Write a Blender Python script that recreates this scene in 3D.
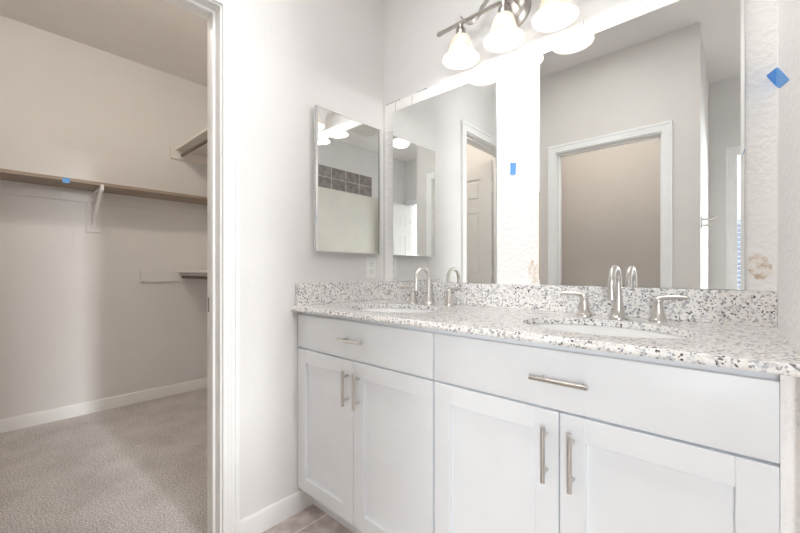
import bpy, bmesh, math, random
from mathutils import Vector, Matrix
PI = math.pi
random.seed(7)
for o in list(bpy.data.objects):
    bpy.data.objects.remove(o, do_unlink=True)
S = bpy.context.scene
COL = S.collection

# ------------------------------------------------------------------ camera
FPX = 372.4
cam = bpy.data.cameras.new('camera')
cam.sensor_width = 36.0
cam.sensor_fit = 'HORIZONTAL'
cam.lens = FPX / 800 * 36
cam.shift_y = 4.0 / 800
cam.clip_start = 0.01
camo = bpy.data.objects.new('camera', cam)
COL.objects.link(camo)
camo.location = (1.435, -1.453, 1.06)
camo.rotation_euler = (PI / 2, 0, math.atan(FPX / 414))
S.camera = camo

# ------------------------------------------------------------------ world, exposure
W = bpy.data.worlds.new('world')
S.world = W
W.use_nodes = True
wn = W.node_tree.nodes
wn['Background'].inputs['Color'].default_value = (0.80, 0.90, 1.0, 1)
wn['Background'].inputs['Strength'].default_value = 1.6
S.view_settings.view_transform = 'Standard'
S.view_settings.look = 'None'
S.view_settings.gamma = 1.0
S.view_settings.use_curve_mapping = False
S.view_settings.exposure = 0.09
S.cycles.max_bounces = 24
S.cycles.diffuse_bounces = 14
S.cycles.glossy_bounces = 10
S.cycles.sample_clamp_indirect = 6.0
S.cycles.caustics_reflective = False
S.cycles.caustics_refractive = False
S.cycles.use_denoising = True

P_WINDOW = 690.0      # daylight through the small bath window
P_BEDROOM = 295.0    # daylight through the bedroom window
E_FILL = 72.0  # glow of the two added fill downlights
E_INNER = 46.0
E_CLOSET = 68.0
E_DOME = 1.3        # ceiling light glass
P_BULB = 2.5         # each vanity bulb
E_SHADE = 0.3


def area_light(name, loc, rot, sx, sy, power, color):
    l = bpy.data.lights.new(name, 'AREA')
    l.shape = 'RECTANGLE'
    l.size = sx
    l.size_y = sy
    l.energy = power
    l.color = color
    o = bpy.data.objects.new(name, l)
    COL.objects.link(o)
    o.location = loc
    o.rotation_euler = rot
    return o


# daylight just outside the two windows
area_light('bath_window_daylight', (9.0, -0.70, 3.60), (0, PI / 2 + 0.0, 0), 2.6, 0.6, P_WINDOW, (0.98, 0.985, 1.0))
area_light('bedroom_window_daylight', (3.70, -5.80, 1.45), (PI / 2, 0, 0), 2.3, 1.3, P_BEDROOM, (0.96, 0.985, 1.0))


# ------------------------------------------------------------------ materials
def new_mat(name):
    m = bpy.data.materials.new(name)
    m.use_nodes = True
    nt = m.node_tree
    return m, nt, nt.nodes['Principled BSDF']


def rgba(c):
    return (c[0], c[1], c[2], 1)


def coord(nt, scale=(1, 1, 1), rot=(0, 0, 0), loc=(0, 0, 0)):
    tc = nt.nodes.new('ShaderNodeTexCoord')
    mp = nt.nodes.new('ShaderNodeMapping')
    mp.inputs['Scale'].default_value = scale
    mp.inputs['Rotation'].default_value = rot
    mp.inputs['Location'].default_value = loc
    nt.links.new(tc.outputs['Object'], mp.inputs['Vector'])
    return mp.outputs['Vector']


def noise(nt, vec, scale, detail=3, rough=0.55):
    n = nt.nodes.new('ShaderNodeTexNoise')
    n.inputs['Scale'].default_value = scale
    n.inputs['Detail'].default_value = detail
    n.inputs['Roughness'].default_value = rough
    nt.links.new(vec, n.inputs['Vector'])
    return n


def ramp(nt, fac, stops, interp='LINEAR'):
    r = nt.nodes.new('ShaderNodeValToRGB')
    r.color_ramp.interpolation = interp
    els = r.color_ramp.elements
    while len(els) < len(stops):
        els.new(0.5)
    for e, (p, c) in zip(els, stops):
        e.position = p
        e.color = rgba(c)
    nt.links.new(fac, r.inputs['Fac'])
    return r.outputs['Color']


def mix(nt, fac, a, b, mode='MIX'):
    m = nt.nodes.new('ShaderNodeMix')
    m.data_type = 'RGBA'
    m.blend_type = mode
    for sock, v in ((m.inputs[0], fac), (m.inputs[6], a), (m.inputs[7], b)):
        if isinstance(v, (int, float)):
            sock.default_value = v
        elif isinstance(v, tuple):
            sock.default_value = rgba(v)
        else:
            nt.links.new(v, sock)
    return m.outputs[2]


def bump(nt, bsdf, height, strength, dist):
    b = nt.nodes.new('ShaderNodeBump')
    b.inputs['Strength'].default_value = strength
    b.inputs['Distance'].default_value = dist
    nt.links.new(height, b.inputs['Height'])
    nt.links.new(b.outputs['Normal'], bsdf.inputs['Normal'])


def plain(name, color, rough=0.5, metal=0.0, spec=0.5):
    m, nt, b = new_mat(name)
    b.inputs['Base Color'].default_value = rgba(color)
    b.inputs['Roughness'].default_value = rough
    b.inputs['Metallic'].default_value = metal
    b.inputs['Specular IOR Level'].default_value = spec
    # faint procedural variation so nothing is perfectly uniform
    v = coord(nt)
    n = noise(nt, v, 9, 2)
    c = ramp(nt, n.outputs['Fac'], [(0.3, tuple(x * 0.985 for x in color)), (0.7, tuple(min(1, x * 1.015) for x in color))])
    nt.links.new(c, b.inputs['Base Color'])
    return m


def textured_paint(name, color, scale=70, strength=0.16):
    m, nt, b = new_mat(name)
    v = coord(nt)
    n = noise(nt, v, 3, 2)
    c = ramp(nt, n.outputs['Fac'], [(0.3, tuple(x * 0.985 for x in color)), (0.7, tuple(min(1, x * 1.01) for x in color))])
    nt.links.new(c, b.inputs['Base Color'])
    b.inputs['Roughness'].default_value = 0.75
    b.inputs['Specular IOR Level'].default_value = 0.25
    h = noise(nt, v, scale, 3, 0.5)
    bump(nt, b, h.outputs['Fac'], strength, 0.006)
    return m


def granite(name):
    m, nt, b = new_mat(name)
    v0 = coord(nt)
    wob = noise(nt, v0, 45, 3)
    vm = nt.nodes.new('ShaderNodeVectorMath')
    vm.operation = 'MULTIPLY_ADD'
    nt.links.new(wob.outputs['Color'], vm.inputs[0])
    vm.inputs[1].default_value = (0.012, 0.012, 0.012)
    nt.links.new(v0, vm.inputs[2])
    v = vm.outputs[0]

    def vor(scale):
        n = nt.nodes.new('ShaderNodeTexVoronoi')
        n.inputs['Scale'].default_value = scale
        nt.links.new(v, n.inputs['Vector'])
        s = nt.nodes.new('ShaderNodeSeparateColor')
        nt.links.new(n.outputs['Color'], s.inputs[0])
        return s.outputs[0], s.outputs[1], n.outputs['Distance']
    a, a2, _ = vor(150)
    base = ramp(nt, a, [(0.0, (0.90, 0.89, 0.875)), (0.28, (0.94, 0.935, 0.93)), (0.54, (0.87, 0.835, 0.80)),
                        (0.64, (0.72, 0.72, 0.735)), (0.80, (0.50, 0.51, 0.54)), (0.90, (0.93, 0.92, 0.90))], 'CONSTANT')
    c2, c3, _ = vor(230)
    specks = ramp(nt, c2, [(0.0, (0, 0, 0)), (0.86, (1, 1, 1))], 'CONSTANT')
    dark = ramp(nt, c3, [(0.0, (0.05, 0.05, 0.06)), (0.5, (0.20, 0.17, 0.16)), (0.75, (0.40, 0.38, 0.38))], 'CONSTANT')
    big = noise(nt, v0, 26, 2)
    gate = ramp(nt, big.outputs['Fac'], [(0.36, (0.25, 0.25, 0.25)), (0.58, (1, 1, 1))])
    f = mix(nt, 1.0, specks, gate, 'MULTIPLY')
    col = mix(nt, f, base, dark)
    fine = noise(nt, v0, 300, 2)
    col = mix(nt, 0.35, col, ramp(nt, fine.outputs['Fac'], [(0.3, (0.74, 0.71, 0.70)), (0.6, (1.0, 0.99, 0.98))]), 'MULTIPLY')
    nt.links.new(col, b.inputs['Base Color'])
    b.inputs['Roughness'].default_value = 0.12
    return m


def carpet_mat(name):
    m, nt, b = new_mat(name)
    v = coord(nt)
    n1 = noise(nt, v, 150, 4, 0.85)
    n2 = noise(nt, v, 5, 3)
    c1 = ramp(nt, n1.outputs['Fac'], [(0.36, (0.22, 0.20, 0.185)), (0.5, (0.72, 0.69, 0.675)), (0.63, (0.99, 0.97, 0.955))])
    c2 = ramp(nt, n2.outputs['Fac'], [(0.35, (0.86, 0.85, 0.84)), (0.62, (1, 1, 1))])
    nt.links.new(mix(nt, 1.0, c1, c2, 'MULTIPLY'), b.inputs['Base Color'])
    b.inputs['Roughness'].default_value = 1.0
    b.inputs['Specular IOR Level'].default_value = 0.0
    bump(nt, b, n1.outputs['Fac'], 0.7, 0.008)
    return m


def floor_tile(name):
    m, nt, b = new_mat(name)
    # rows run along y, first grout line at x = 0.115
    v = coord(nt, rot=(0, 0, PI / 2), loc=(0.22, -0.115, 0))
    br = nt.nodes.new('ShaderNodeTexBrick')
    br.inputs['Scale'].default_value = 1.0
    br.inputs['Brick Width'].default_value = 0.61
    br.inputs['Row Height'].default_value = 0.305
    br.inputs['Mortar Size'].default_value = 0.0035
    br.inputs['Mortar Smooth'].default_value = 0.1
    br.inputs['Color1'].default_value = (0.56, 0.50, 0.47, 1)
    br.inputs['Color2'].default_value = (0.64, 0.59, 0.56, 1)
    br.inputs['Mortar'].default_value = (0.85, 0.82, 0.79, 1)
    nt.links.new(v, br.inputs['Vector'])
    vo = coord(nt)
    n = noise(nt, vo, 11, 5, 0.65)
    c = ramp(nt, n.outputs['Fac'], [(0.32, (0.62, 0.58, 0.56)), (0.52, (1, 0.98, 0.97)), (0.7, (1.35, 1.33, 1.32))])
    nt.links.new(mix(nt, 0.9, br.outputs['Color'], c, 'MULTIPLY'), b.inputs['Base Color'])
    b.inputs['Roughness'].default_value = 0.42
    inv = nt.nodes.new('ShaderNodeInvert')
    nt.links.new(br.outputs['Fac'], inv.inputs['Color'])
    bump(nt, b, inv.outputs['Color'], 0.3, 0.002)
    return m


def wall_tile(name):
    m, nt, b = new_mat(name)
    tc = nt.nodes.new('ShaderNodeTexCoord')
    sp = nt.nodes.new('ShaderNodeSeparateXYZ')
    cb = nt.nodes.new('ShaderNodeCombineXYZ')
    nt.links.new(tc.outputs['Object'], sp.inputs[0])
    nt.links.new(sp.outputs['Y'], cb.inputs['X'])
    nt.links.new(sp.outputs['Z'], cb.inputs['Y'])
    br = nt.nodes.new('ShaderNodeTexBrick')
    br.offset = 0.0
    br.inputs['Scale'].default_value = 1.0
    br.inputs['Brick Width'].default_value = 0.235
    br.inputs['Row Height'].default_value = 0.138
    br.inputs['Mortar Size'].default_value = 0.004
    br.inputs['Color1'].default_value = (0.23, 0.205, 0.20, 1)
    br.inputs['Color2'].default_value = (0.34, 0.315, 0.305, 1)
    br.inputs['Mortar'].default_value = (0.58, 0.56, 0.54, 1)
    nt.links.new(cb.outputs[0], br.inputs['Vector'])
    n = noise(nt, tc.outputs['Object'], 14, 4, 0.65)
    c = ramp(nt, n.outputs['Fac'], [(0.35, (0.7, 0.68, 0.67)), (0.65, (1.35, 1.33, 1.3))])
    nt.links.new(mix(nt, 0.9, br.outputs['Color'], c, 'MULTIPLY'), b.inputs['Base Color'])
    b.inputs['Roughness'].default_value = 0.4
    return m


def brushed(name, color, rough):
    m, nt, b = new_mat(name)
    v = coord(nt, scale=(1, 1, 14))
    n = noise(nt, v, 60, 2)
    c = ramp(nt, n.outputs['Fac'], [(0.3, tuple(x * 0.93 for x in color)), (0.7, color)])
    nt.links.new(c, b.inputs['Base Color'])
    b.inputs['Metallic'].default_value = 1.0
    b.inputs['Roughness'].default_value = rough
    return m


def emissive(name, color, base, strength):
    m, nt, b = new_mat(name)
    b.inputs['Base Color'].default_value = rgba(base)
    b.inputs['Roughness'].default_value = 0.35
    b.inputs['Emission Color'].default_value = rgba(color)
    b.inputs['Emission Strength'].default_value = strength
    return m


def shade_glass(name):
    # frosted alabaster glass lit by the bulb inside
    m, nt, b = new_mat(name)
    v = coord(nt)
    n = noise(nt, v, 16, 4)
    c = ramp(nt, n.outputs['Fac'], [(0.35, (0.70, 0.62, 0.52)), (0.6, (0.78, 0.74, 0.68))])
    nt.links.new(c, b.inputs['Base Color'])
    e = ramp(nt, n.outputs['Fac'], [(0.35, (1.0, 0.84, 0.66)), (0.62, (1.0, 0.93, 0.83))])
    nt.links.new(e, b.inputs['Emission Color'])
    b.inputs['Emission Strength'].default_value = E_SHADE
    b.inputs['Roughness'].default_value = 0.3
    tr = nt.nodes.new('ShaderNodeBsdfTranslucent')
    tr.inputs['Color'].default_value = (1.0, 0.95, 0.88, 1)
    mx = nt.nodes.new('ShaderNodeMixShader')
    mx.inputs[0].default_value = 0.03
    nt.links.new(b.outputs[0], mx.inputs[1])
    nt.links.new(tr.outputs[0], mx.inputs[2])
    nt.links.new(mx.outputs[0], nt.nodes['Material Output'].inputs['Surface'])
    return m


def glass_mat(name):
    # clear thin window pane: mostly see-through with a faint reflection
    m, nt, b = new_mat(name)
    tr = nt.nodes.new('ShaderNodeBsdfTransparent')
    tr.inputs['Color'].default_value = (0.96, 0.97, 0.97, 1)
    gl = nt.nodes.new('ShaderNodeBsdfGlossy')
    gl.inputs['Roughness'].default_value = 0.0
    mx = nt.nodes.new('ShaderNodeMixShader')
    mx.inputs[0].default_value = 0.06
    nt.links.new(tr.outputs[0], mx.inputs[1])
    nt.links.new(gl.outputs[0], mx.inputs[2])
    nt.links.new(mx.outputs[0], nt.nodes['Material Output'].inputs['Surface'])
    return m


def wood_shelf(name):
    m, nt, b = new_mat(name)
    v = coord(nt, scale=(30, 1.2, 30))
    n = noise(nt, v, 3, 4)
    c = ramp(nt, n.outputs['Fac'], [(0.35, (0.27, 0.21, 0.165)), (0.65, (0.36, 0.29, 0.235))])
    nt.links.new(c, b.inputs['Base Color'])
    b.inputs['Roughness'].default_value = 0.6
    return m


def torn_mat(name):
    m, nt, b = new_mat(name)
    v = coord(nt)
    n = noise(nt, v, 60, 4)
    c = ramp(nt, n.outputs['Fac'], [(0.34, (0.62, 0.50, 0.40)), (0.46, (0.86, 0.80, 0.73)), (0.62, (0.93, 0.91, 0.88))])
    nt.links.new(c, b.inputs['Base Color'])
    b.inputs['Roughness'].default_value = 0.95
    bump(nt, b, n.outputs['Fac'], 0.6, 0.004)
    return m


M = {
    'wall': textured_paint('wall_paint', (0.775, 0.767, 0.761)),
    'wall_south': textured_paint('wall_paint_shaded', (0.715, 0.690, 0.662)),  # same wall paint, its shade and warm cast put into the colour
    'bare': textured_paint('bare_white_wall', (0.935, 0.93, 0.925), 60, 0.9),
    'warm': textured_paint('greige_wall_paint', (0.60, 0.568, 0.538)),
    'ceiling': textured_paint('ceiling_paint', (0.78, 0.765, 0.75), 60, 0.2),
    'trim': plain('white_trim_paint', (0.87, 0.875, 0.872), 0.35),
    'cab': plain('white_cabinet_paint', (0.838, 0.862, 0.892), 0.38),
    'door': plain('door_paint', (0.80, 0.795, 0.78), 0.4),
    'granite': granite('speckled_granite'),
    'carpet': carpet_mat('grey_carpet'),
    'tile': floor_tile('floor_tile'),
    'walltile': wall_tile('shower_tile'),
    'surround': plain('cream_shower_surround', (0.76, 0.74, 0.68), 0.3),
    'nickel': brushed('brushed_nickel', (0.70, 0.675, 0.645), 0.28),
    'nickel_dark': brushed('satin_fixture_metal', (0.52, 0.49, 0.46), 0.33),
    'chrome': plain('polished_metal', (0.86, 0.86, 0.86), 0.12, 1.0),
    'mirror': plain('mirror_glass', (0.93, 0.945, 0.94), 0.0, 1.0),
    'mirror_edge': plain('mirror_edge', (0.55, 0.58, 0.57), 0.25, 0.6),
    'porcelain': plain('white_porcelain', (0.92, 0.925, 0.93), 0.1),
    'plastic': plain('white_plastic', (0.87, 0.87, 0.86), 0.35),
    'slot': plain('dark_slot', (0.05, 0.05, 0.05), 0.6),
    'darkmetal': plain('dark_bronze_metal', (0.17, 0.13, 0.105), 0.4, 0.5),
    'strike': plain('strike_metal', (0.25, 0.22, 0.19), 0.35, 1.0),
    'shelfwhite': plain('cream_shelf', (0.84, 0.81, 0.77), 0.5),
    'shelfwood': wood_shelf('brown_shelf_board'),
    'tape': plain('blue_tape', (0.13, 0.36, 0.76), 0.7),
    'torn': torn_mat('torn_drywall'),
    'crack': plain('dark_caulk', (0.20, 0.18, 0.16), 0.9),
    'glue': plain('yellowed_backing', (0.52, 0.42, 0.22), 0.8),
    'shade': shade_glass('alabaster_glass'),
    'bulb': emissive('bulb_glow', (1.0, 0.95, 0.86), (1, 1, 1), 2.0),
    'dome': emissive('ceiling_light_glass', (1.0, 0.96, 0.91), (0.95, 0.93, 0.9), E_DOME),
    'can': emissive('fill_downlight_lens', (1.0, 0.99, 0.97), (0.95, 0.95, 0.95), E_FILL),
    'dome_inner': emissive('inner_room_light_glass', (1.0, 0.95, 0.90), (0.95, 0.93, 0.9), E_INNER),
    'dome_closet': emissive('closet_light_glass', (1.0, 0.90, 0.79), (0.95, 0.93, 0.9), E_CLOSET),
    'glass': glass_mat('window_glass'),
    'frame': plain('window_vinyl', (0.85, 0.85, 0.85), 0.4),
    'slat': plain('blue_grey_slat', (0.40, 0.44, 0.52), 0.6),
    'vent': plain('vent_white', (0.72, 0.69, 0.64), 0.5),
}


# ------------------------------------------------------------------ mesh helpers
class MB:
    """collects shapes and links them as ONE mesh object"""

    def __init__(s):
        s.b = bmesh.new()

    def box(s, x0, x1, y0, y1, z0, z1, bev=0.0, seg=2):
        c = bmesh.new()
        v = [c.verts.new((x, y, z)) for x in (x0, x1) for y in (y0, y1) for z in (z0, z1)]
        for f in ((0, 1, 3, 2), (4, 6, 7, 5), (0, 4, 5, 1), (2, 3, 7, 6), (0, 2, 6, 4), (1, 5, 7, 3)):
            c.faces.new([v[i] for i in f])
        bmesh.ops.recalc_face_normals(c, faces=c.faces[:])
        if bev > 0:
            bmesh.ops.bevel(c, geom=c.edges[:], offset=bev, segments=seg, affect='EDGES', profile=0.5)
        s._take(c)
        return s

    def _take(s, c, mtx=None):
        if mtx:
            bmesh.ops.transform(c, matrix=mtx, verts=c.verts[:])
        me = bpy.data.meshes.new('tmp')
        c.to_mesh(me)
        c.free()
        s.b.from_mesh(me)
        bpy.data.meshes.remove(me)

    def lathe(s, prof, axis_o=(0, 0, 0), n=32, mtx=None, sx=1.0, sy=1.0, close_start=False, close_end=False):
        c = bmesh.new()
        rings = []
        for r, z in prof:
            if r < 1e-6:
                rings.append([c.verts.new((0, 0, z))])
            else:
                rings.append([c.verts.new((r * sx * math.cos(2 * PI * i / n), r * sy * math.sin(2 * PI * i / n), z)) for i in range(n)])
        for a, b in zip(rings, rings[1:]):
            if len(a) == 1 and len(b) == 1:
                continue
            for i in range(n):
                j = (i + 1) % n
                if len(a) == 1:
                    c.faces.new((a[0], b[j], b[i]))
                elif len(b) == 1:
                    c.faces.new((a[i], a[j], b[0]))
                else:
                    c.faces.new((a[i], a[j], b[j], b[i]))
        if close_start and len(rings[0]) > 1:
            c.faces.new(rings[0])
        if close_end and len(rings[-1]) > 1:
            c.faces.new(rings[-1])
        bmesh.ops.recalc_face_normals(c, faces=c.faces[:])
        t = Matrix.Translation(axis_o)
        s._take(c, t @ mtx if mtx else t)
        return s

    def tube(s, pts, r, n=12, caps=True):
        """tube along points; r a number or a list"""
        pts = [Vector(p) for p in pts]
        rs = r if isinstance(r, (list, tuple)) else [r] * len(pts)
        c = bmesh.new()
        prev = None
        rings = []
        for i, p in enumerate(pts):
            if i == 0:
                d = pts[1] - pts[0]
            elif i == len(pts) - 1:
                d = pts[-1] - pts[-2]
            else:
                d = (pts[i + 1] - p).normalized() + (p - pts[i - 1]).normalized()
            d.normalize()
            if prev is None:
                up = Vector((0, 0, 1)) if abs(d.z) < 0.9 else Vector((1, 0, 0))
                u = d.cross(up).normalized()
            else:
                u = (prev - d * prev.dot(d)).normalized()
            prev = u
            w = d.cross(u).normalized()
            rings.append([c.verts.new(p + (u * math.cos(2 * PI * k / n) + w * math.sin(2 * PI * k / n)) * rs[i]) for k in range(n)])
        for a, b in zip(rings, rings[1:]):
            for k in range(n):
                c.faces.new((a[k], a[(k + 1) % n], b[(k + 1) % n], b[k]))
        if caps:
            c.faces.new(rings[0])
            c.faces.new(rings[-1])
        bmesh.ops.recalc_face_normals(c, faces=c.faces[:])
        s._take(c)
        return s

    def prism(s, prof, p0, p1, udir, vdir):
        """profile of (u, v) swept straight from p0 to p1"""
        c = bmesh.new()
        u, v = Vector(udir), Vector(vdir)
        a = [c.verts.new(Vector(p0) + u * x + v * y) for x, y in prof]
        b = [c.verts.new(Vector(p1) + u * x + v * y) for x, y in prof]
        n = len(prof)
        for i in range(n):
            j = (i + 1) % n
            c.faces.new((a[i], a[j], b[j], b[i]))
        c.faces.new(a)
        c.faces.new(b)
        bmesh.ops.recalc_face_normals(c, faces=c.faces[:])
        s._take(c)
        return s

    def quad(s, *pts):
        s.b.faces.new([s.b.verts.new(p) for p in pts])
        return s

    def build(s, name, mat, parent=None, smooth=35, loc=None):
        me = bpy.data.meshes.new(name)
        s.b.to_mesh(me)
        s.b.free()
        me.materials.append(mat)
        if smooth:
            me.shade_smooth()
            me.set_sharp_from_angle(angle=math.radians(smooth))
        o = bpy.data.objects.new(name, me)
        COL.objects.link(o)
        if loc:
            o.location = loc
        if parent:
            o.parent = parent
        return o


def tag(o, label, cat, group=None, kind=None):
    o['label'] = label
    o['category'] = cat
    if group:
        o['group'] = group
    if kind:
        o['kind'] = kind
    return o


def thing(name, loc, label, cat, group=None):
    o = bpy.data.objects.new(name, None)
    o.empty_display_size = 0.05
    COL.objects.link(o)
    o.location = loc
    return tag(o, label, cat, group)


def struct(o, label=None, cat=None):
    o['kind'] = 'structure'
    if label:
        o['label'] = label
        o['category'] = cat
    return o


def sbox(name, mat, x0, x1, y0, y1, z0, z1, label=None, cat='wall'):
    return struct(MB().box(x0, x1, y0, y1, z0, z1).build(name, mat, smooth=0), label, cat)


def copy_tree(o, parent=None):
    c = o.copy()
    COL.objects.link(c)
    c.parent = parent
    for ch in [k for k in bpy.data.objects if k.parent == o]:
        copy_tree(ch, c)
    return c


# ------------------------------------------------------------------ the shell
CEIL = 2.73
R = 2.42           # shower wall
XF = -2.136        # far closet wall
YB = -1.77         # wall behind the camera
YF = -2.88         # far end of the passage
DY0, DY1 = -1.515, -0.866   # closet doorway along y
DH = 2.05
EX = 1.521         # short wall at the end of the vanity

sbox('floor', M['tile'], -0.06, 2.54, -3.0, 0.12, -0.10, 0.0, 'brown grey tiled bathroom floor in front of the vanity', 'floor')
sbox('floor_closet', M['carpet'], -2.26, -0.06, -2.1, 0.07, -0.10, 0.0, 'speckled grey carpet covering the closet floor', 'carpet')
sbox('floor_bedroom', M['carpet'], -0.2, 5.0, -5.7, -3.0, -0.10, 0.0)
sbox('ceiling', M['ceiling'], -2.26, 5.0, -5.7, 0.12, CEIL, CEIL + 0.1, 'flat painted ceiling', 'ceiling')

sbox('wall_north', M['wall'], 0.0, EX, 0.0, 0.12, 0, CEIL, 'pale wall behind the vanity mirrors and light fixture', 'wall')
sbox('wall_northeast', M['bare'], EX, 2.54, -0.575, 0.12, 0, CEIL, 'textured white wall at the counter end', 'wall')
we = MB()      # shower side, with a tall window opening
we.box(R, R + 0.12, -3.0, -1.02, 0, CEIL)
we.box(R, R + 0.12, -0.60, -0.575, 0, CEIL)
we.box(R, R + 0.12, -1.02, -0.60, 0, 0.95)
we.box(R, R + 0.12, -1.02, -0.60, 2.5, CEIL)
struct(we.build('wall_east', M['wall'], smooth=0))
ww = MB()      # closet side, with the doorway
ww.box(-0.12, 0, DY1 + 0.02, 0.12, 0, CEIL)
ww.box(-0.12, 0, -2.10, DY0 - 0.02, 0, CEIL)
ww.box(-0.12, 0, DY0 - 0.02, DY1 + 0.02, DH + 0.02, CEIL)
struct(ww.build('wall_west', M['wall'], smooth=0), 'pale wall between closet doorway and vanity corner', 'wall')
ws = MB()      # behind the camera, doorway at x 0.31..1.05
SX0, SX1 = 0.32, 1.045
ws.box(0, SX0 - 0.02, YB - 0.12, YB, 0, CEIL)
ws.box(SX1 + 0.02, 1.262, YB - 0.12, YB, 0, CEIL)
ws.box(SX0 - 0.02, SX1 + 0.02, YB - 0.12, YB, DH + 0.01, CEIL)
struct(ws.build('wall_south', M['wall_south'], smooth=0), 'pale wall with a white door frame, seen in the mirror', 'wall')
sbox('wall_passage', M['wall'], 1.142, 1.262, YF, YB - 0.12, 0, CEIL)
sbox('wall_inner_room_west', M['warm'], -0.12, 0.0, YF - 0.12, -2.10, 0, CEIL)
sbox('wall_inner_room', M['warm'], 0.0, 1.142, YF, YF + 0.06, 0, CEIL, 'greige wall seen through the mirrored doorway', 'wall')
wf = MB()
FX0, FX1 = 1.45, 2.30
wf.box(-0.2, FX0 - 0.02, YF - 0.12, YF, 0, CEIL)
wf.box(FX1 + 0.02, 5.0, YF - 0.12, YF, 0, CEIL)
wf.box(FX0 - 0.02, FX1 + 0.02, YF - 0.12, YF, DH + 0.01, CEIL)
struct(wf.build('wall_far', M['wall'], smooth=0))
sbox('wall_closet_far', M['wall'], XF - 0.12, XF, -2.1, 0.07, 0, CEIL, 'tall closet wall behind the brown shelf', 'wall')
sbox('wall_closet_north', M['wall'], XF, -0.12, -0.055, 0.07, 0, CEIL, 'closet side wall with two shelves', 'wall')
sbox('wall_closet_south', M['wall'], XF, -0.12, -2.1, -1.98, 0, CEIL)
# the bedroom beyond the passage
wb = MB()
wb.box(-0.2, 0.6, -5.7, -5.58, 0, CEIL)
wb.box(4.7, 5.0, -5.7, -5.58, 0, CEIL)
wb.box(0.6, 4.7, -5.7, -5.58, 0, 0.8)
wb.box(0.6, 4.7, -5.7, -5.58, 2.1, CEIL)
struct(wb.build('wall_bedroom_far', M['wall'], smooth=0))
sbox('wall_bedroom_west', M['wall'], -0.32, -0.2, -5.7, -2.88, 0, CEIL)
sbox('wall_bedroom_east', M['wall'], 5.0, 5.12, -5.7, -2.88, 0, CEIL)


def window(name, axis, a0, a1, z0, z1, p, d):
    fr = MB()
    t = 0.03

    def bx(m, a, b, c, e):
        if axis == 'y':
            m.box(p, p + d, a, b, c, e)
        else:
            m.box(a, b, p, p + d, c, e)
    bx(fr, a0, a0 + t, z0, z1)
    bx(fr, a1 - t, a1, z0, z1)
    bx(fr, a0 + t, a1 - t, z0, z0 + t)
    bx(fr, a0 + t, a1 - t, z1 - t, z1)
    o = struct(fr.build(name, M['frame'], smooth=0))
    g = MB()
    if axis == 'y':
        g.quad((p + d / 2, a0 + t, z0 + t), (p + d / 2, a1 - t, z0 + t), (p + d / 2, a1 - t, z1 - t), (p + d / 2, a0 + t, z1 - t))
    else:
        g.quad((a0 + t, p + d / 2, z0 + t), (a1 - t, p + d / 2, z0 + t), (a1 - t, p + d / 2, z1 - t), (a0 + t, p + d / 2, z1 - t))
    g.build('window_pane', M['glass'], o, smooth=0)
    return o


window('window_1', 'y', -1.02, -0.60, 0.95, 2.5, R + 0.04, 0.05)
window('window_2', 'x', 0.6, 4.7, 0.8, 2.1, -5.66, 0.05)

# slatted blind drawn over the lower part of the bedroom window
nb = thing('window_blind', (1.2, -5.55, 0.8), 'blue grey slats glimpsed through the far doorway at the mirror edge', 'blind')
MB().box(0, 1.0, -0.012, 0.012, 0.93, 0.965, 0.003).build('head_rail', M['slat'], nb, smooth=0)
sl = MB()
for i in range(14):
    z = 0.03 + i * 0.066
    sl.prism([(-0.028, -0.026), (-0.026, -0.027), (0.028, 0.026), (0.026, 0.027)], (0.005, 0, z), (0.995, 0, z), (0, 1, 0), (0, 0, 1))
sl.build('slats', M['slat'], nb, smooth=0)

# ------------------------------------------------------------------ door casings, jambs, baseboards
CAS = [(0.006, 0.0), (0.006, 0.0095), (0.009, 0.0115), (0.014, 0.0105), (0.024, 0.0108), (0.026, 0.0120), (0.029, 0.0115),
       (0.037, 0.0118), (0.039, 0.0130), (0.042, 0.0125), (0.049, 0.0128), (0.0515, 0.0160), (0.0655, 0.0162), (0.067, 0.015), (0.067, 0.0)]


def casing(mb, a0, a1, H, place, grow=1.0):
    """mitred casing round an opening a0..a1 up to H; place(a, z, v) gives the 3-D point"""
    c = bmesh.new()
    rows = []
    for u, v in CAS:
        u *= grow
        rows.append([c.verts.new(place(a, z, v)) for a, z in ((a0 - u, 0.0), (a0 - u, H + u), (a1 + u, H + u), (a1 + u, 0.0))])
    for r0, r1 in zip(rows, rows[1:]):
        for k in range(3):
            c.faces.new((r0[k], r0[k + 1], r1[k + 1], r1[k]))
    c.faces.new([r[0] for r in rows])
    c.faces.new([r[3] for r in rows])
    bmesh.ops.recalc_face_normals(c, faces=c.faces[:])
    mb._take(c)


# closet doorway: casing on both faces, jamb and stop
m = MB()
casing(m, DY0, DY1, DH, lambda a, z, v: (v, a, z))
struct(m.build('trim_1', M['trim'], smooth=25), 'white moulded casing around the closet doorway', 'door frame')
m = MB()
casing(m, DY0, DY1, DH, lambda a, z, v: (-0.12 - v, a, z))
struct(m.build('trim_2', M['trim'], smooth=25))
m = MB()
m.box(-0.12, 0, DY1, DY1 + 0.02, 0, DH + 0.02)
m.box(-0.12, 0, DY0 - 0.02, DY0, 0, DH + 0.02)
m.box(-0.12, 0, DY0, DY1, DH, DH + 0.02)
for x0, x1 in ((-0.076, -0.040),):
    m.box(x0, x1, DY1 - 0.011, DY1, 0, DH, 0.003)
    m.box(x0, x1, DY0, DY0 + 0.011, 0, DH, 0.003)
    m.box(x0, x1, DY0 + 0.011, DY1 - 0.011, DH - 0.011, DH, 0.003)
jamb = struct(m.build('trim_3', M['trim'], smooth=30), 'white jamb lining the closet doorway', 'door frame')
st = MB()
st.box(-0.112, -0.088, DY1 - 0.0015, DY1 + 0.001, 0.897, 0.954, 0.0005)
st.build('strike_plate', M['strike'], jamb)['label'] = 'dark metal strike plate'

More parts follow.
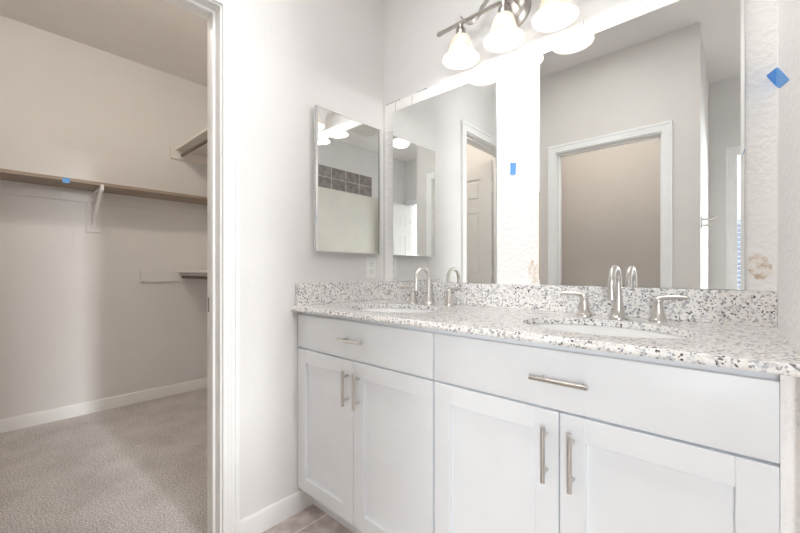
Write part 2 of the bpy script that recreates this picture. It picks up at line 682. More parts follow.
# doorway behind the camera
m = MB()
casing(m, SX0, SX1, DH - 0.01, lambda a, z, v: (a, YB + v, z))
struct(m.build('trim_4', M['trim'], smooth=25), 'white door casing reflected in the larger mirror', 'door frame')
m = MB()
m.box(SX0 - 0.02, SX0, YB - 0.12, YB, 0, DH + 0.01)
m.box(SX1, SX1 + 0.02, YB - 0.12, YB, 0, DH + 0.01)
m.box(SX0, SX1, YB - 0.12, YB, DH - 0.01, DH + 0.01)
m.box(SX0, SX0 + 0.011, YB - 0.08, YB - 0.045, 0, DH - 0.01, 0.003)
m.box(SX1 - 0.011, SX1, YB - 0.08, YB - 0.045, 0, DH - 0.01, 0.003)
m.box(SX0 + 0.011, SX1 - 0.011, YB - 0.08, YB - 0.045, DH - 0.021, DH - 0.01, 0.003)
struct(m.build('trim_5', M['trim'], smooth=30))
# passage end doorway
m = MB()
casing(m, FX0, FX1, DH, lambda a, z, v: (a, YF + v, z), 1.1)
struct(m.build('trim_6', M['trim'], smooth=25))
m = MB()
m.box(FX0 - 0.02, FX0, YF - 0.12, YF, 0, DH + 0.01)
m.box(FX1, FX1 + 0.02, YF - 0.12, YF, 0, DH + 0.01)
m.box(FX0, FX1, YF - 0.12, YF, DH, DH + 0.01)
struct(m.build('trim_7', M['trim'], smooth=0))

BB = [(0, 0), (0.013, 0), (0.013, 0.076), (0.0115, 0.082), (0.008, 0.086), (0.005, 0.087), (0, 0.087)]


def baseboard(name, p0, p1, out, label=None):
    o = MB().prism(BB, p0, p1, out, (0, 0, 1)).build(name, M['trim'], smooth=25)
    return struct(o, label, 'baseboard')


baseboard('baseboard_west', (0, DY1 + 0.068, 0), (0, -0.46, 0), (1, 0, 0), 'white baseboard beside the left vanity cabinet')
baseboard('baseboard_closet_far', (XF, -1.98, 0), (XF, -0.055, 0), (1, 0, 0), 'white baseboard along the closet carpet')
baseboard('baseboard_closet_north', (XF + 0.013, -0.055, 0), (-0.12, -0.055, 0), (0, -1, 0))
baseboard('baseboard_south', (0, YB, 0), (SX0 - 0.068, YB, 0), (0, 1, 0))
baseboard('baseboard_south_end', (SX1 + 0.068, YB, 0), (1.262, YB, 0), (0, 1, 0))


# ------------------------------------------------------------------ six panel doors
def six_panel(name, w, h, label, place, knob_side=1):
    """leaf from the hinge at x=0 to x=w, thickness along y, panels on both faces"""
    t = 0.035
    m = MB()
    m.box(0, w, -t / 2 + 0.006, t / 2 - 0.006, 0.008, h)
    sw, mw = 0.11, 0.10
    zs = [0.008, 0.24, 0.86, 1.02, 1.58, 1.69, 1.88, h]
    xs = [0, sw, w / 2 - mw / 2, w / 2 + mw / 2, w - sw, w]
    for y0, y1 in ((-t / 2, -t / 2 + 0.0065), (t / 2 - 0.0065, t / 2)):
        for a, b in ((0, 1), (2, 3), (4, 5)):
            m.box(xs[a], xs[b], y0, y1, zs[0], zs[7])
        for a, b in ((0, 1), (2, 3), (4, 5), (6, 7)):
            for c, d in ((1, 2), (3, 4)):
                m.box(xs[c], xs[d], y0, y1, zs[a], zs[b])
        for a, b in ((1, 2), (3, 4), (5, 6)):
            for c, d in ((1, 2), (3, 4)):
                yy = (y0 + 0.0005, y1) if y0 < 0 else (y0, y1 - 0.0005)
                m.box(xs[c] + 0.022, xs[d] - 0.022, yy[0], yy[1], zs[a] + 0.022, zs[b] - 0.022, 0.004, 1)
    o = struct(m.build(name, M['door'], smooth=25), label, 'door')
    for z in (0.25, 1.05, 1.80):
        hb = MB()
        hb.tube([(-0.006, t / 2 + 0.004, z - 0.045), (-0.006, t / 2 + 0.004, z + 0.045)], 0.006, 10)
        hb.box(-0.002, 0.0005, -t / 2 + 0.004, t / 2 + 0.002, z - 0.045, z + 0.045)
        hb.build('hinge', M['plastic'], o)
    kb = MB()
    for sgn in (-1, 1):
        mt = Matrix.Rotation(-sgn * PI / 2, 4, 'X')
        kb.lathe([(0.0, 0), (0.030, 0.0), (0.030, 0.006), (0.012, 0.010), (0.011, 0.028), (0.026, 0.036), (0.028, 0.048), (0.018, 0.058), (0.0, 0.060)],
                 (w - 0.06, sgn * t / 2, 0.95), 20, mt)
    kb.build('door_knob', M['nickel'], o)
    o.location = place[0]
    o.rotation_euler = (0, 0, place[1])
    return o


six_panel('door_1', 0.62, 2.03, 'open white six panel closet door, seen in the smaller mirror', ((-0.150, DY0 - 0.022, 0), PI))
six_panel('door_2', 0.70, 2.03, None, ((SX1 + 0.035, YB - 0.145, 0), -PI / 2))
six_panel('door_3', 0.60, 2.03, 'open white six panel door reflected in the medicine cabinet', ((FX1 - 0.02, YF + 0.035, 0), PI / 2 - 0.03))

# ------------------------------------------------------------------ bare wall area round the mirrors
PX0, PX1, PZ0, PZ1 = 0.022, EX, 1.0035, 1.955
MZ0, MZ1 = 1.0045, 1.902
m = MB()
m.box(PX0, PX1, -0.002, 0.0, PZ0, PZ1)
patch = struct(m.build('wall_north_bare_area', M['bare'], smooth=0), 'unpainted white strip surrounding and separating the two mirrors', 'wall')
ck = MB()
rng = random.Random(3)
for x, z0, z1, w in ((0.098, 1.903, 1.955, 0.0016), (0.212, 1.905, 1.952, 0.0014), (0.868, 1.905, 1.955, 0.0013), (1.025, 1.915, 1.965, 0.0018)):
    ck.box(x, x + w, -0.0024, -0.0015, z0, z1)


def ragged(x0, x1, z, th, n):
    c = bmesh.new()
    top, bot = [], []
    for i in range(n + 1):
        x = x0 + (x1 - x0) * i / n
        e = 0 if i in (0, n) else rng.random()
        zz = z + (rng.random() - 0.5) * 0.002
        top.append((x, zz + th * e))
        bot.append((x, zz - th * 0.3 * e))
    pts = top + bot[::-1]
    a = [c.verts.new((x, -0.0026, zz)) for x, zz in pts]
    b = [c.verts.new((x, -0.0001, zz)) for x, zz in pts]
    k = len(pts)
    for i in range(n):
        c.faces.new((a[i], a[i + 1], a[k - 2 - i], a[k - 1 - i]))
    for i in range(k):
        c.faces.new((a[i], a[(i + 1) % k], b[(i + 1) % k], b[i]))
    bmesh.ops.recalc_face_normals(c, faces=c.faces[:])
    ck._take(c)


for x0, x1 in ((0.022, 0.10), (0.10, 0.13), (0.235, 0.31), (0.93, 0.945), (0.965, 0.98), (1.00, 1.05), (1.20, 1.26)):
    ragged(x0, x1, PZ1 + 0.0005, 0.0035, 9)
ck.build('paint_crack', M['crack'], patch, smooth=0)


def blob(name, cx, cz, rx, rz, seed, x_min=-9, x_max=9, z_min=PZ0 + 0.002, mat='torn', y=-0.0034):
    """a flat irregular torn spot in the wall face"""
    r = random.Random(seed)
    c = bmesh.new()
    n = 36
    ph = [r.random() * 6.28 for _ in range(4)]
    pts = []
    for i in range(n):
        a = 2 * PI * i / n
        k = 1 + 0.10 * math.sin(2 * a + ph[0]) + 0.05 * math.sin(5 * a + ph[1]) + 0.06 * math.sin(9 * a + ph[2])
        pts.append((min(x_max, max(x_min, cx + rx * k * math.cos(a))), max(z_min, cz + rz * k * math.sin(a))))
    f = [c.verts.new((x, y, z)) for x, z in pts]
    g = [c.verts.new((x + (x - cx) * 0.06, -0.0015, z + (z - cz) * 0.06)) for x, z in pts]
    ce = c.verts.new((cx, y - 0.0005, cz))
    for i in range(n):
        j = (i + 1) % n
        c.faces.new((f[i], f[j], ce))
        c.faces.new((f[i], g[i], g[j], f[j]))
    bmesh.ops.recalc_face_normals(c, faces=c.faces[:])
    mb = MB()
    mb._take(c)
    return mb.build(name, M[mat], patch, smooth=40)


blob('torn_drywall', 0.842, 1.052, 0.022, 0.042, 5, x_max=0.862)['label'] = 'torn brown drywall spot at the mirror gap'
blob('torn_drywall', 1.486, 1.070, 0.024, 0.034, 11, x_max=1.511)['label'] = 'round torn drywall spot by the counter end'
blob('torn_drywall', 0.858, 1.855, 0.007, 0.035, 8, x_max=0.864, mat='torn')

# ------------------------------------------------------------------ mirrors
def wall_mirror(x0, x1, label, bevel_right=0.0, glue=False):
    t = thing('wall_mirror', (x0, -0.002, MZ0), label, 'mirror')
    w, h = x1 - x0, MZ1 - MZ0
    MB().box(0, w, -0.0042, 0, 0, h).build('mirror_backing', M['mirror_edge'], t, smooth=0)
    g = MB()
    wb = w - bevel_right
    g.box(0.0004, wb, -0.0056, -0.0043, 0.0004, h - 0.0004)
    g.build('mirror_glass', M['mirror'], t, smooth=0)
    if bevel_right:
        b = MB()
        b.prism([(wb, -0.0056), (w - 0.0004, -0.0047), (w - 0.0004, -0.0043), (wb, -0.0043)], (0, 0, 0.0004), (0, 0, h - 0.0004), (1, 0, 0), (0, 1, 0))
        b.build('bevelled_edge', M['mirror'], t, smooth=0)
    if glue:
        MB().box(-0.0035, -0.0002, -0.003, 0, 0.02, 0.36).build('glue_strip', M['glue'], t, smooth=0)
    return t


wall_mirror(0.085, 0.683, 'narrower frameless wall mirror above the sink nearest the corner')
wall_mirror(0.868, 1.456, 'wide frameless wall mirror reflecting the empty doorway', 0.009, True)

# ------------------------------------------------------------------ medicine cabinet on the west wall
mc = thing('medicine_cabinet', (0, -0.25, 1.15), 'mirrored medicine cabinet mounted on the wall by the corner', 'cabinet')
MB().box(0.0, 0.022, -0.195, 0.195, 0.004, 0.652).build('cabinet_box', M['plastic'], mc, smooth=0)
dr = MB()
y0, y1, z0, z1, bw = -0.207, 0.207, 0.0, 0.656, 0.011
dr.box(0.0225, 0.0265, y0, y1, z0, z1)
door = dr.build('mirror_door', M['mirror_edge'], mc, smooth=0)
MB().box(0.0266, 0.0300, y0 + bw, y1 - bw, z0 + 0.002, z1 - 0.002).build('mirror_glass', M['mirror'], door, smooth=0)
for a, b in ((y0, y0 + bw), (y1, y1 - bw)):
    k = MB()
    k.prism([(0.0266, a), (0.0274, a), (0.0300, b), (0.0266, b)], (0, 0, z0 + 0.002), (0, 0, z1 - 0.002), (1, 0, 0), (0, 1, 0))
    k.build('bevelled_edge', M['chrome'], door, smooth=0)
for a, b in ((z0 - 0.003, z0 + 0.002), (z1 - 0.002, z1 + 0.0015)):
    MB().box(0.0266, 0.0312, y0, y1, a, b).build('metal_edge', M['chrome'], door, smooth=0)

# wall outlet
ol = thing('wall_outlet', (0, -0.090, 1.076), 'white duplex outlet under the medicine cabinet', 'outlet')
MB().box(0, 0.005, -0.035, 0.035, -0.057, 0.057, 0.002).build('cover_plate', M['plastic'], ol)
for z in (-0.02, 0.02):
    r_ = MB()
    r_.lathe([(0.0165, 0.004), (0.0165, 0.0068), (0.0, 0.0068)], (0, 0, z), 20, Matrix.Rotation(PI / 2, 4, 'Y'))
    rc = r_.build('receptacle', M['plastic'], ol)
    s_ = MB()
    s_.box(0.0066, 0.0074, -0.0075, -0.0055, z - 0.001, z + 0.007)
    s_.box(0.0066, 0.0074, 0.0055, 0.0075, z - 0.001, z + 0.007)
    s_.box(0.0066, 0.0074, -0.002, 0.002, z - 0.010, z - 0.006)
    s_.build('slot', M['slot'], rc, smooth=0)

# ------------------------------------------------------------------ vanity cabinets
CF = -0.515        # face frame
DF = -0.535        # door face


def shaker(x0, x1, z0, z1, parent):
    t, rw = 0.019, 0.057
    m = MB()
    y0, y1 = DF, DF + t
    m.box(x0, x0 + rw, y0, y1, z0, z1, 0.0012, 1)
    m.box(x1 - rw, x1, y0, y1, z0, z1, 0.0012, 1)
    m.box(x0 + rw, x1 - rw, y0 + 0.0003, y1, z0, z0 + rw, 0.0012, 1)
    m.box(x0 + rw, x1 - rw, y0 + 0.0003, y1, z1 - rw, z1, 0.0012, 1)
    d = m.build('door', M['cab'], parent, smooth=0)
    MB().box(x0 + rw - 0.004, x1 - rw + 0.004, y0 + 0.0125, y1 - 0.001, z0 + rw - 0.004, z1 - rw + 0.004).build('panel', M['cab'], d, smooth=0)
    return d


def pull(parent, c, vertical, L=0.132):
    m = MB()
    yb = DF - 0.028
    ax = Vector((0, 0, 1)) if vertical else Vector((1, 0, 0))
    c = Vector((c[0], yb, c[1]))
    m.tube([c - ax * L / 2, c + ax * L / 2], 0.0054, 16)
    for sgn in (-1, 1):
        p = c + ax * sgn * L * 0.33
        m.tube([p, Vector((p.x, DF + 0.0005, p.z))], 0.0042, 12)
    return m.build('bar_pull', M['nickel'], parent)


def vanity(x0, x1, label, filler=0.0):
    t = thing('vanity_cabinet', (0, 0, 0), label, 'cabinet', 'white shaker vanity cabinets under the granite counter')
    g = 0.003
    zt, zb = 0.882, 0.107
    m = MB()     # open-topped box with its face frame: bowls hang inside
    w = 0.016
    m.box(x0, x0 + w, CF + 0.02, -0.001, zb, zt)
    m.box(x1 - w, x1, CF + 0.02, -0.001, zb, zt)
    m.box(x0 + w, x1 - w, CF + 0.02, -0.001, zb, zb + w)
    m.box(x0 + w, x1 - w, -0.012, -0.001, zb + w, zt)
    m.box(x0, x0 + 0.038, CF, CF + 0.02, zb, zt)
    m.box(x1 - 0.038, x1, CF, CF + 0.02, zb, zt)
    m.box(x0 + 0.038, x1 - 0.038, CF, CF + 0.02, zb, zb + 0.038)
    m.box(x0 + 0.038, x1 - 0.038, CF, CF + 0.02, 0.70, 0.745)
    m.box(x0 + 0.038, x1 - 0.038, CF, CF + 0.02, 0.845, zt)
    m.build('carcass', M['cab'], t, smooth=0)
    k = MB()
    k.box(x0, x1, -0.46, -0.445, 0.0, zb)
    k.build('toe_kick', M['cab'], t, smooth=0)
    fr = MB().box(x0 + g, x1 - g, DF, DF + 0.019, 0.725, 0.867, 0.0015, 2).build('drawer_front', M['cab'], t, smooth=30)
    xm = (x0 + x1) / 2
    pull(fr, (xm + 0.004, 0.7985), False)
    a = shaker(x0 + g, xm - 0.0015, zb - 0.001, 0.719, t)
    b = shaker(xm + 0.0015, x1 - g, zb - 0.001, 0.719, t)
    pull(a, (xm - 0.029, 0.618), True)
    pull(b, (xm + 0.032, 0.618), True)
    if filler:
        MB().box(x1 - g + 0.0008, x1 + filler, -0.533, -0.5155, 0.0, zt).build('filler_strip', M['bare'], t, smooth=0)['label'] = 'off white filler strip against the wall'
    return t


vanity(0.001, 0.747, 'white shaker cabinet in the corner beside the closet wall')
vanity(0.748, 1.4955, 'white shaker cabinet with drawer under the larger mirror', EX - 1.4955 - 0.0005)

# ------------------------------------------------------------------ countertop with two oval cut-outs
CZ0, CZ1 = 0.885, 0.905
SINKS = [(0.385, -0.310), (1.155, -0.310)]
SRX, SRY = 0.210, 0.160


def countertop():
    c = bmesh.new()
    yf = -0.553

    def loop(pts, z):
        vs = [c.verts.new((x, y, z)) for x, y in pts]
        es = [c.edges.new((vs[i], vs[(i + 1) % len(vs)])) for i in range(len(vs))]
        return vs, es
    x0, x1 = 0.0005, EX - 0.0005
    outer = [(x0, yf), (x1, yf), (x1, -0.0005), (x0, -0.0005)]
    N = 56
    ell = [[(cx + SRX * math.cos(2 * PI * i / N), cy + SRY * math.sin(2 * PI * i / N)) for i in range(N)] for cx, cy in SINKS]
    loops = {}
    for z in (CZ0, CZ1):
        es = []
        ls = []
        for pts in [outer] + ell:
            v, e = loop(pts, z)
            es += e
            ls.append(v)
        bmesh.ops.triangle_fill(c, use_beauty=True, use_dissolve=False, edges=es)
        loops[z] = ls
    for k, (a, b) in enumerate(zip(loops[CZ0], loops[CZ1])):
        n = len(a)
        for i in range(n):
            if k == 0 and i == 0:
                continue          # the front joins the ogee edge
            j = (i + 1) % n
            c.faces.new((a[i], a[j], b[j], b[i]))
    # ogee front edge
    prof = [(0.0, CZ1), (-0.003, CZ1 - 0.0003), (-0.006, CZ1 - 0.002), (-0.0075, CZ1 - 0.0045), (-0.0078, CZ1 - 0.007), (-0.010, CZ1 - 0.009),
            (-0.0112, CZ1 - 0.012), (-0.0112, CZ0 + 0.003), (-0.0095, CZ0 + 0.0005), (-0.007, CZ0), (0.0, CZ0)]
    a = [c.verts.new((x0, yf + y, z)) for y, z in prof]
    b = [c.verts.new((x1, yf + y, z)) for y, z in prof]
    for i in range(len(prof) - 1):
        c.faces.new((a[i], a[i + 1], b[i + 1], b[i]))
    c.faces.new(a)
    c.faces.new(b)
    bmesh.ops.remove_doubles(c, verts=c.verts[:], dist=1e-5)
    bmesh.ops.recalc_face_normals(c, faces=c.faces[:])
    m = MB()
    m._take(c)
    return tag(m.build('countertop', M['granite'], smooth=40), 'speckled granite countertop with two oval sink cut-outs', 'countertop')


countertop()
tag(MB().box(0.0205, EX - 0.0005, -0.0205, -0.0005, CZ1 + 0.0003, 1.003, 0.0015, 1).build('backsplash', M['granite'], smooth=0),
    'long granite backsplash below the two mirrors', 'backsplash')
tag(MB().box(0.0005, 0.0202, -0.545, -0.0005, CZ1 + 0.0003, 1.003, 0.0015, 1).build('side_splash', M['granite'], smooth=0),
    'short granite splash against the closet side wall', 'backsplash')

# ------------------------------------------------------------------ sinks
def sink():
    t = thing('sink', (SINKS[0][0], SINKS[0][1], CZ0), 'oval white undermount sink near the corner', 'sink', 'undermount sinks')
    prof = [(1.09, -0.0005), (1.03, -0.0005), (1.0, -0.004), (0.975, -0.02), (0.93, -0.06), (0.82, -0.10), (0.62, -0.128), (0.36, -0.142), (0.11, -0.147)]
    outer = [(0.11, -0.157), (0.40, -0.153), (0.68, -0.139), (0.88, -0.110), (0.985, -0.064), (1.02, -0.015), (1.09, -0.012), (1.09, -0.0005)]
    MB().lathe([(r, z) for r, z in prof + outer], n=56, sx=SRX, sy=SRY).build('bowl', M['porcelain'], t, smooth=50)
    MB().lathe([(0.0, -0.142), (0.016, -0.142), (0.022, -0.1445), (0.0235, -0.1465), (0.0235, -0.165), (0, -0.165)], n=28).build('drain', M['nickel'], t)
    return t


s1 = sink()
s2 = copy_tree(s1)
s2.location = (SINKS[1][0], SINKS[1][1], CZ0)
s2['label'] = 'oval white undermount sink under the larger mirror'


# ------------------------------------------------------------------ widespread faucets
def faucet():
    t = thing('faucet', (0.385, -0.085, CZ1), 'brushed nickel gooseneck faucet near the corner', 'faucet', 'gooseneck faucets')
    m = MB()
    m.lathe([(0.0, 0.0002), (0.0265, 0.0002), (0.0265, 0.004), (0.024, 0.007), (0.0205, 0.012), (0.0165, 0.030), (0.0135, 0.052), (0.0110, 0.075), (0.0098, 0.085), (0, 0.085)], n=28)
    pts, rad = [], []
    for z in (0.080, 0.100, 0.112):
        pts.append((0, 0, z))
        rad.append(0.0096)
    Rr = 0.047
    zc = 0.116
    for i in range(0, 17):
        a = PI * 1.04 * i / 16
        pts.append((0, -Rr + Rr * math.cos(a), zc + Rr * 1.0 * math.sin(a)))
        rad.append(0.0096)
    px, py, pz = pts[-1]
    pts += [(0, py + 0.001, pz - 0.012), (0, py + 0.0015, pz - 0.020), (0, py + 0.002, pz - 0.034), (0, py + 0.0025, pz - 0.042)]
    rad += [0.0098, 0.0106, 0.0124, 0.0126]
    m.tube(pts, rad, 20)
    sp = m.build('spout', M['nickel'], t, smooth=45)
    MB().tube([(0, py + 0.0026, pz - 0.0418), (0, py + 0.0028, pz - 0.045)], 0.0115, 18).build('aerator', M['chrome'], sp)
    for sgn in (-1, 1):
        hx = sgn * 0.105
        h = MB()
        h.lathe([(0.0, 0.0002), (0.0255, 0.0002), (0.0255, 0.004), (0.023, 0.007), (0.020, 0.014), (0.0165, 0.030), (0.0132, 0.048), (0.0125, 0.056), (0.0140, 0.060),
                 (0.0140, 0.066), (0.011, 0.070), (0.0, 0.071)], (hx, 0.010, 0), 28)
        ho = h.build('handle', M['nickel'], t, smooth=45)
        l = MB()
        pts = [(hx, 0.010, 0.067), (hx + sgn * 0.012, 0.009, 0.071), (hx + sgn * 0.030, 0.006, 0.0745), (hx + sgn * 0.055, 0.001, 0.0755), (hx + sgn * 0.074, -0.003, 0.0745)]
        l.tube(pts, [0.0085, 0.0078, 0.0066, 0.0068, 0.0060], 14)
        l.build('lever', M['nickel'], ho, smooth=45)
    return t


f1 = faucet()
f2 = copy_tree(f1)
f2.location.x = 1.155
f2['label'] = 'brushed nickel gooseneck faucet under the larger mirror'

# ------------------------------------------------------------------ vanity light
VL = (0.765, 0.0, 2.110)
BY = -0.105
vl = thing('vanity_light', VL, 'brushed nickel vanity light with bell shades above the mirrors', 'light')
MB().lathe([(0.0, 0.0002), (0.078, 0.0002), (0.078, 0.006), (0.066, 0.016), (0.05, 0.022), (0.0, 0.024)], (0, 0, 0.02), 40, Matrix.Rotation(PI / 2, 4, 'X'), sx=0.85).build('backplate', M['nickel_dark'], vl)
b = MB()
b.tube([(-0.300, BY, 0), (0.300, BY, 0)], 0.0085, 18)
for sgn in (-1, 1):
    b.lathe([(0.0, -0.014), (0.006, -0.013), (0.0105, -0.006), (0.0105, 0.002), (0.007, 0.006), (0.0095, 0.010), (0.0095, 0.020), (0.0, 0.020)],
            (sgn * 0.305, BY, 0), 18, Matrix.Rotation(-sgn * PI / 2, 4, 'Y'))
b.build('crossbar', M['nickel_dark'], vl)
for sgn in (-1, 1):
    a = MB()
    a.tube([(sgn * 0.016, -0.02, 0.035), (sgn * 0.020, -0.055, 0.030), (sgn * 0.026, -0.088, 0.015), (sgn * 0.030, BY, 0.002)], 0.0062, 12)
    a.build('support_arm', M['nickel_dark'], vl)
    # ribbed scroll looping over the bar between two shades
    sc = MB()
    for q in (-1, 0, 1):
        pts = []
        for i in range(29):
            u = i / 28
            x = 0.182 - 0.128 * u
            z = 0.010 - 0.040 * math.sin(PI * min(1, u * 1.50)) + (0.060 * max(0, u - 0.60) / 0.40)
            y = BY - 0.016 * math.cos(PI * 0.8 * u) + q * 0.0015
            pts.append((sgn * (x + q * 0.0052), y, z + q * 0.0066))
        sc.tube(pts, 0.0036, 8)
    sc.build('scroll', M['nickel_dark'], vl)
for k in (-1, 0, 1):
    X = k * 0.195
    cup = MB()
    cup.lathe([(0.0, 0.001), (0.010, 0.001), (0.010, -0.014), (0.0185, -0.018), (0.021, -0.024), (0.021, -0.045), (0.0250, -0.047), (0.0250, -0.052), (0.0, -0.052)], (X, BY, -0.006), 26)
    cup.build('socket_cup', M['nickel_dark'], vl)
    sh = MB()
    pr = [(0.025, -0.050), (0.033, -0.055), (0.040, -0.066), (0.0455, -0.084), (0.0505, -0.104), (0.057, -0.121), (0.067, -0.134), (0.0750, -0.142), (0.0775, -0.147)]
    inn = [(r - 0.0035, z - 0.001) for r, z in pr[::-1]]
    sh.lathe(pr + [(0.0765, -0.1495)] + inn, (X, BY, -0.006), 40)
    so = sh.build('lamp_shade', M['shade'], vl, smooth=60)
    bu = MB()
    bu.lathe([(0.0, -0.060), (0.012, -0.062), (0.013, -0.078), (0.020, -0.092), (0.025, -0.108), (0.022, -0.122), (0.012, -0.130), (0, -0.132)], (X, BY, -0.006), 20)
    bu.build('bulb', M['bulb'], so, smooth=60)
    pl = bpy.data.lights.new('vanity_bulb_light', 'POINT')
    pl.energy = P_BULB
    pl.color = (1.0, 0.98, 0.955)
    pl.shadow_soft_size = 0.02
    po = bpy.data.objects.new('vanity_bulb_light', pl)
    COL.objects.link(po)
    po.location = (VL[0] + X, BY, VL[2] - 0.158)

# ------------------------------------------------------------------ ceiling light, vent, hook, shower wall
cl = thing('ceiling_light', (1.72, -2.02, CEIL), 'round flush ceiling light seen in the mirrors', 'light')
MB().lathe([(0.0, -0.0005), (0.108, -0.0005), (0.108, -0.052), (0.102, -0.056), (0.0, -0.056)], n=40).build('light_base', M['nickel'], cl)
MB().lathe([(0.103, -0.0565), (0.110, -0.070), (0.107, -0.095), (0.092, -0.118), (0.06, -0.132), (0.0, -0.138)], n=40).build('glass_dome', M['dome'], cl, smooth=60)
cl2 = copy_tree(cl)
for o_ in cl2.children:
    if o_.name.startswith('glass_dome'):
        o_.data = o_.data.copy()
        o_.data.materials[0] = M['dome_inner']
cl2.location = (0.55, -2.03, CEIL)
cl2['label'] = 'round flush ceiling light of the small room behind the mirrored doorway'
cl3 = copy_tree(cl)
for o_ in cl3.children:
    if o_.name.startswith('glass_dome'):
        o_.data = o_.data.copy()
        o_.data.materials[0] = M['dome_closet']
cl3.location = (-0.70, -1.18, CEIL)
cl3['label'] = 'round flush ceiling light inside the closet'
rl = thing('fill_downlight', (0.54, -1.00, CEIL), 'added unseen fill downlight nearer the closet doorway', 'light', 'added fill downlights out of view')  # pair added out of every view to lift the dim cabinet fronts
MB().lathe([(0.083, -0.0005), (0.100, -0.0005), (0.100, -0.004), (0.094, -0.008), (0.083, -0.007), (0.083, -0.0005)], n=40).build('trim_ring', M['plastic'], rl)
MB().lathe([(0.0, -0.0008), (0.0825, -0.0008), (0.0825, -0.004), (0.0, -0.004)], n=40).build('lens', M['can'], rl)
rl2 = copy_tree(rl)
rl2.location.x = 0.98
rl2['label'] = 'added unseen fill downlight nearer the white end wall'
vt = thing('ceiling_vent', (1.90, -1.60, CEIL), 'square ceiling exhaust vent mirrored in the medicine cabinet', 'vent')
MB().box(-0.14, 0.14, -0.14, 0.14, -0.012, -0.0005, 0.004).build('vent_frame', M['vent'], vt)
g = MB()
for i in range(9):
    g.box(-0.115, 0.115, -0.108 + i * 0.026, -0.098 + i * 0.026, -0.0155, -0.0125)
g.build('vent_grille', M['vent'], vt, smooth=0)
hk = thing('robe_hook', (1.262, -1.90, 1.395), 'small metal double hook reflected in the larger mirror', 'hook')
MB().box(0, 0.006, -0.022, 0.022, -0.04, 0.04, 0.002).build('hook_plate', M['nickel'], hk)
for z, L in ((0.022, 0.075), (-0.020, 0.050)):
    h = MB()
    h.tube([(0.005, 0, z), (L * 0.6, 0, z - 0.002), (L, 0, z + 0.004), (L + 0.004, 0, z + 0.016)], [0.006, 0.006, 0.006, 0.008], 12)
    h.build('prong', M['nickel'], hk)
sw = MB()
sw.box(R - 0.012, R - 0.0005, -2.62, -1.06, 0.40, 2.085, 0.003)
tag(sw.build('shower_surround', M['surround']), 'cream shower wall panel mirrored in the medicine cabinet', 'shower panel')
sw = MB()
sw.box(0, 0.0085, 0, 1.115, 0, 0.276)
st = sw.build('tile_band', M['walltile'], smooth=0, loc=(R - 0.009, -2.182, 2.088))
tag(st, 'two rows of mottled brown grey tile above the cream shower panel', 'tile')

# ------------------------------------------------------------------ closet shelving
sf = thing('closet_shelf', (XF, -1.0, 1.65), 'long brown closet shelf on the tall far wall', 'shelf')
MB().box(0.0185, 0.300, -0.975, 0.943, 0.0, 0.022, 0.001, 1).build('shelf_board', M['shelfwood'], sf, smooth=0)
MB().box(0.0005, 0.018, -0.975, 0.943, -0.087, 0.022, 0.0015, 1).build('wall_cleat', M['wall'], sf, smooth=0)
br = MB()
br.box(0.0005, 0.012, 0.042, 0.130, -0.305, -0.0875, 0.0015, 1)
bk = br.build('bracket_block', M['wall'], sf, smooth=0)
ar = MB()
ar.tube([(0.020, 0.086, -0.235), (0.11, 0.086, -0.150), (0.275, 0.086, -0.028)], 0.0115, 10)
ar.box(0.012, 0.020, 0.074, 0.098, -0.262, -0.09, 0.002)
ar.box(0.02, 0.296, 0.0795, 0.0925, -0.0135, -0.0005, 0.001)
ar.tube([(0.275, 0.086, -0.005), (0.296, 0.086, -0.030), (0.306, 0.086, -0.030), (0.312, 0.086, -0.012), (0.312, 0.086, 0.004)], 0.0095, 12)
ar.tube([(0.018, 0.086, -0.232), (0.026, 0.086, -0.232)], 0.010, 12)
ar.build('bracket_arm', M['plastic'], sf)


def side_shelf(z, label, yfront):
    t = thing('wall_shelf', (XF, -0.055, z), label, 'shelf', 'short shelves on the closet side wall')
    d = -0.055 - yfront
    MB().box(0.0195, 1.55, -d, -0.019, 0.0, 0.019, 0.0015, 1).build('shelf_board', M['shelfwhite'], t, smooth=0)
    MB().box(0.0195, 1.55, -0.018, -0.0005, -0.085, 0.019, 0.0015, 1).build('wall_cleat', M['shelfwhite'], t, smooth=0)
    rod = MB()
    rod.tube([(0.021, -d + 0.045, -0.040), (1.55, -d + 0.045, -0.040)], 0.0125, 18)
    rod.build('hanging_rod', M['darkmetal'], t)['label'] = 'dark hanging rod'
    return t, d


t, d = side_shelf(2.088, 'upper cream shelf with dark rod on the closet side wall', -0.372)
MB().box(0.0005, 0.019, -d - 0.035, -0.0005, -0.075, 0.018, 0.003, 1).build('end_cleat', M['shelfwhite'], t, smooth=0)
k = MB()
k.lathe([(0.0, 0), (0.030, 0), (0.030, 0.006), (0.021, 0.009), (0.021, 0.022), (0.0, 0.022)], (0.0192, -d + 0.045, -0.040), 22, Matrix.Rotation(PI / 2, 4, 'Y'))
k.build('rod_socket', M['plastic'], t)
t, d = side_shelf(1.043, 'lower cream shelf with dark rod beside the doorway', -0.358)
MB().box(0.0005, 0.019, -d - 0.262, -0.0005, -0.078, 0.018, 0.0015, 1).build('end_cleat', M['wall'], t, smooth=0)


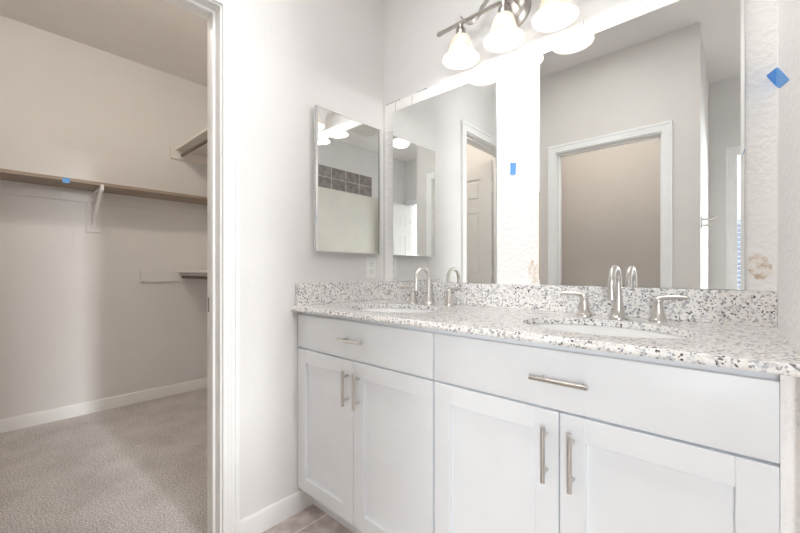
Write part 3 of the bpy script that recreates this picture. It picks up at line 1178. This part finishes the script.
# ------------------------------------------------------------------ blue painter's tape
def tape(pts, nrm, label):
    """pts: four corners, nrm: direction away from the surface; thin strip with a slight curl"""
    n = Vector(nrm)
    p = [Vector(q) for q in pts]
    c = bmesh.new()
    K = 6
    rows = []
    for i in range(K + 1):
        u = i / K
        lift = 0.0006 + 0.0022 * max(0, u - 0.6) ** 2 / 0.16
        rows.append([(p[0].lerp(p[3], u) + n * lift), (p[1].lerp(p[2], u) + n * lift)])
    top = [[c.verts.new(q + n * 0.0003) for q in r] for r in rows]
    bot = [[c.verts.new(q - n * 0.0003) for q in r] for r in rows]
    for a, b, a2, b2 in zip(top, top[1:], bot, bot[1:]):
        c.faces.new((a[0], a[1], b[1], b[0]))
        c.faces.new((a2[0], b2[0], b2[1], a2[1]))
        c.faces.new((a[0], b[0], b2[0], a2[0]))
        c.faces.new((a[1], a2[1], b2[1], b[1]))
    c.faces.new((top[0][0], bot[0][0], bot[0][1], top[0][1]))
    c.faces.new((top[-1][0], top[-1][1], bot[-1][1], bot[-1][0]))
    bmesh.ops.recalc_face_normals(c, faces=c.faces[:])
    m = MB()
    m._take(c)
    return tag(m.build('painters_tape', M['tape'], smooth=40), label, 'tape', 'pieces of blue painters tape')


tape([(0.7445, -0.002, 1.506), (0.7690, -0.002, 1.500), (0.7675, -0.002, 1.452), (0.7445, -0.002, 1.455)], (0, -1, 0), 'small blue tape stuck on the white strip between mirrors')
# one piece folded into the corner: a short end on the bare strip, the long end on the end wall
tm = MB()
tm.prism([(1.5000, 1.6020), (1.5195, 1.6165), (1.5195, 1.5640), (1.5025, 1.5945)], (0, -0.0036, 0), (0, -0.0026, 0), (1, 0, 0), (0, 0, 1))
tm.prism([(-0.0030, 1.6165), (-0.055, 1.5950), (-0.322, 1.4610), (-0.082, 1.5310), (-0.0030, 1.5640)], (EX - 0.0014, 0, 0), (EX - 0.0004, 0, 0), (0, 1, 0), (0, 0, 1))
tag(tm.build('painters_tape', M['tape'], smooth=0), 'tilted blue tape folded into the corner by the white end wall', 'tape', 'pieces of blue painters tape')
tape([(XF + 0.300, -1.118, 1.668), (XF + 0.300, -1.080, 1.668), (XF + 0.300, -1.084, 1.636), (XF + 0.300, -1.118, 1.636)], (1, 0, 0), 'blue tape on the front edge of the brown closet shelf')
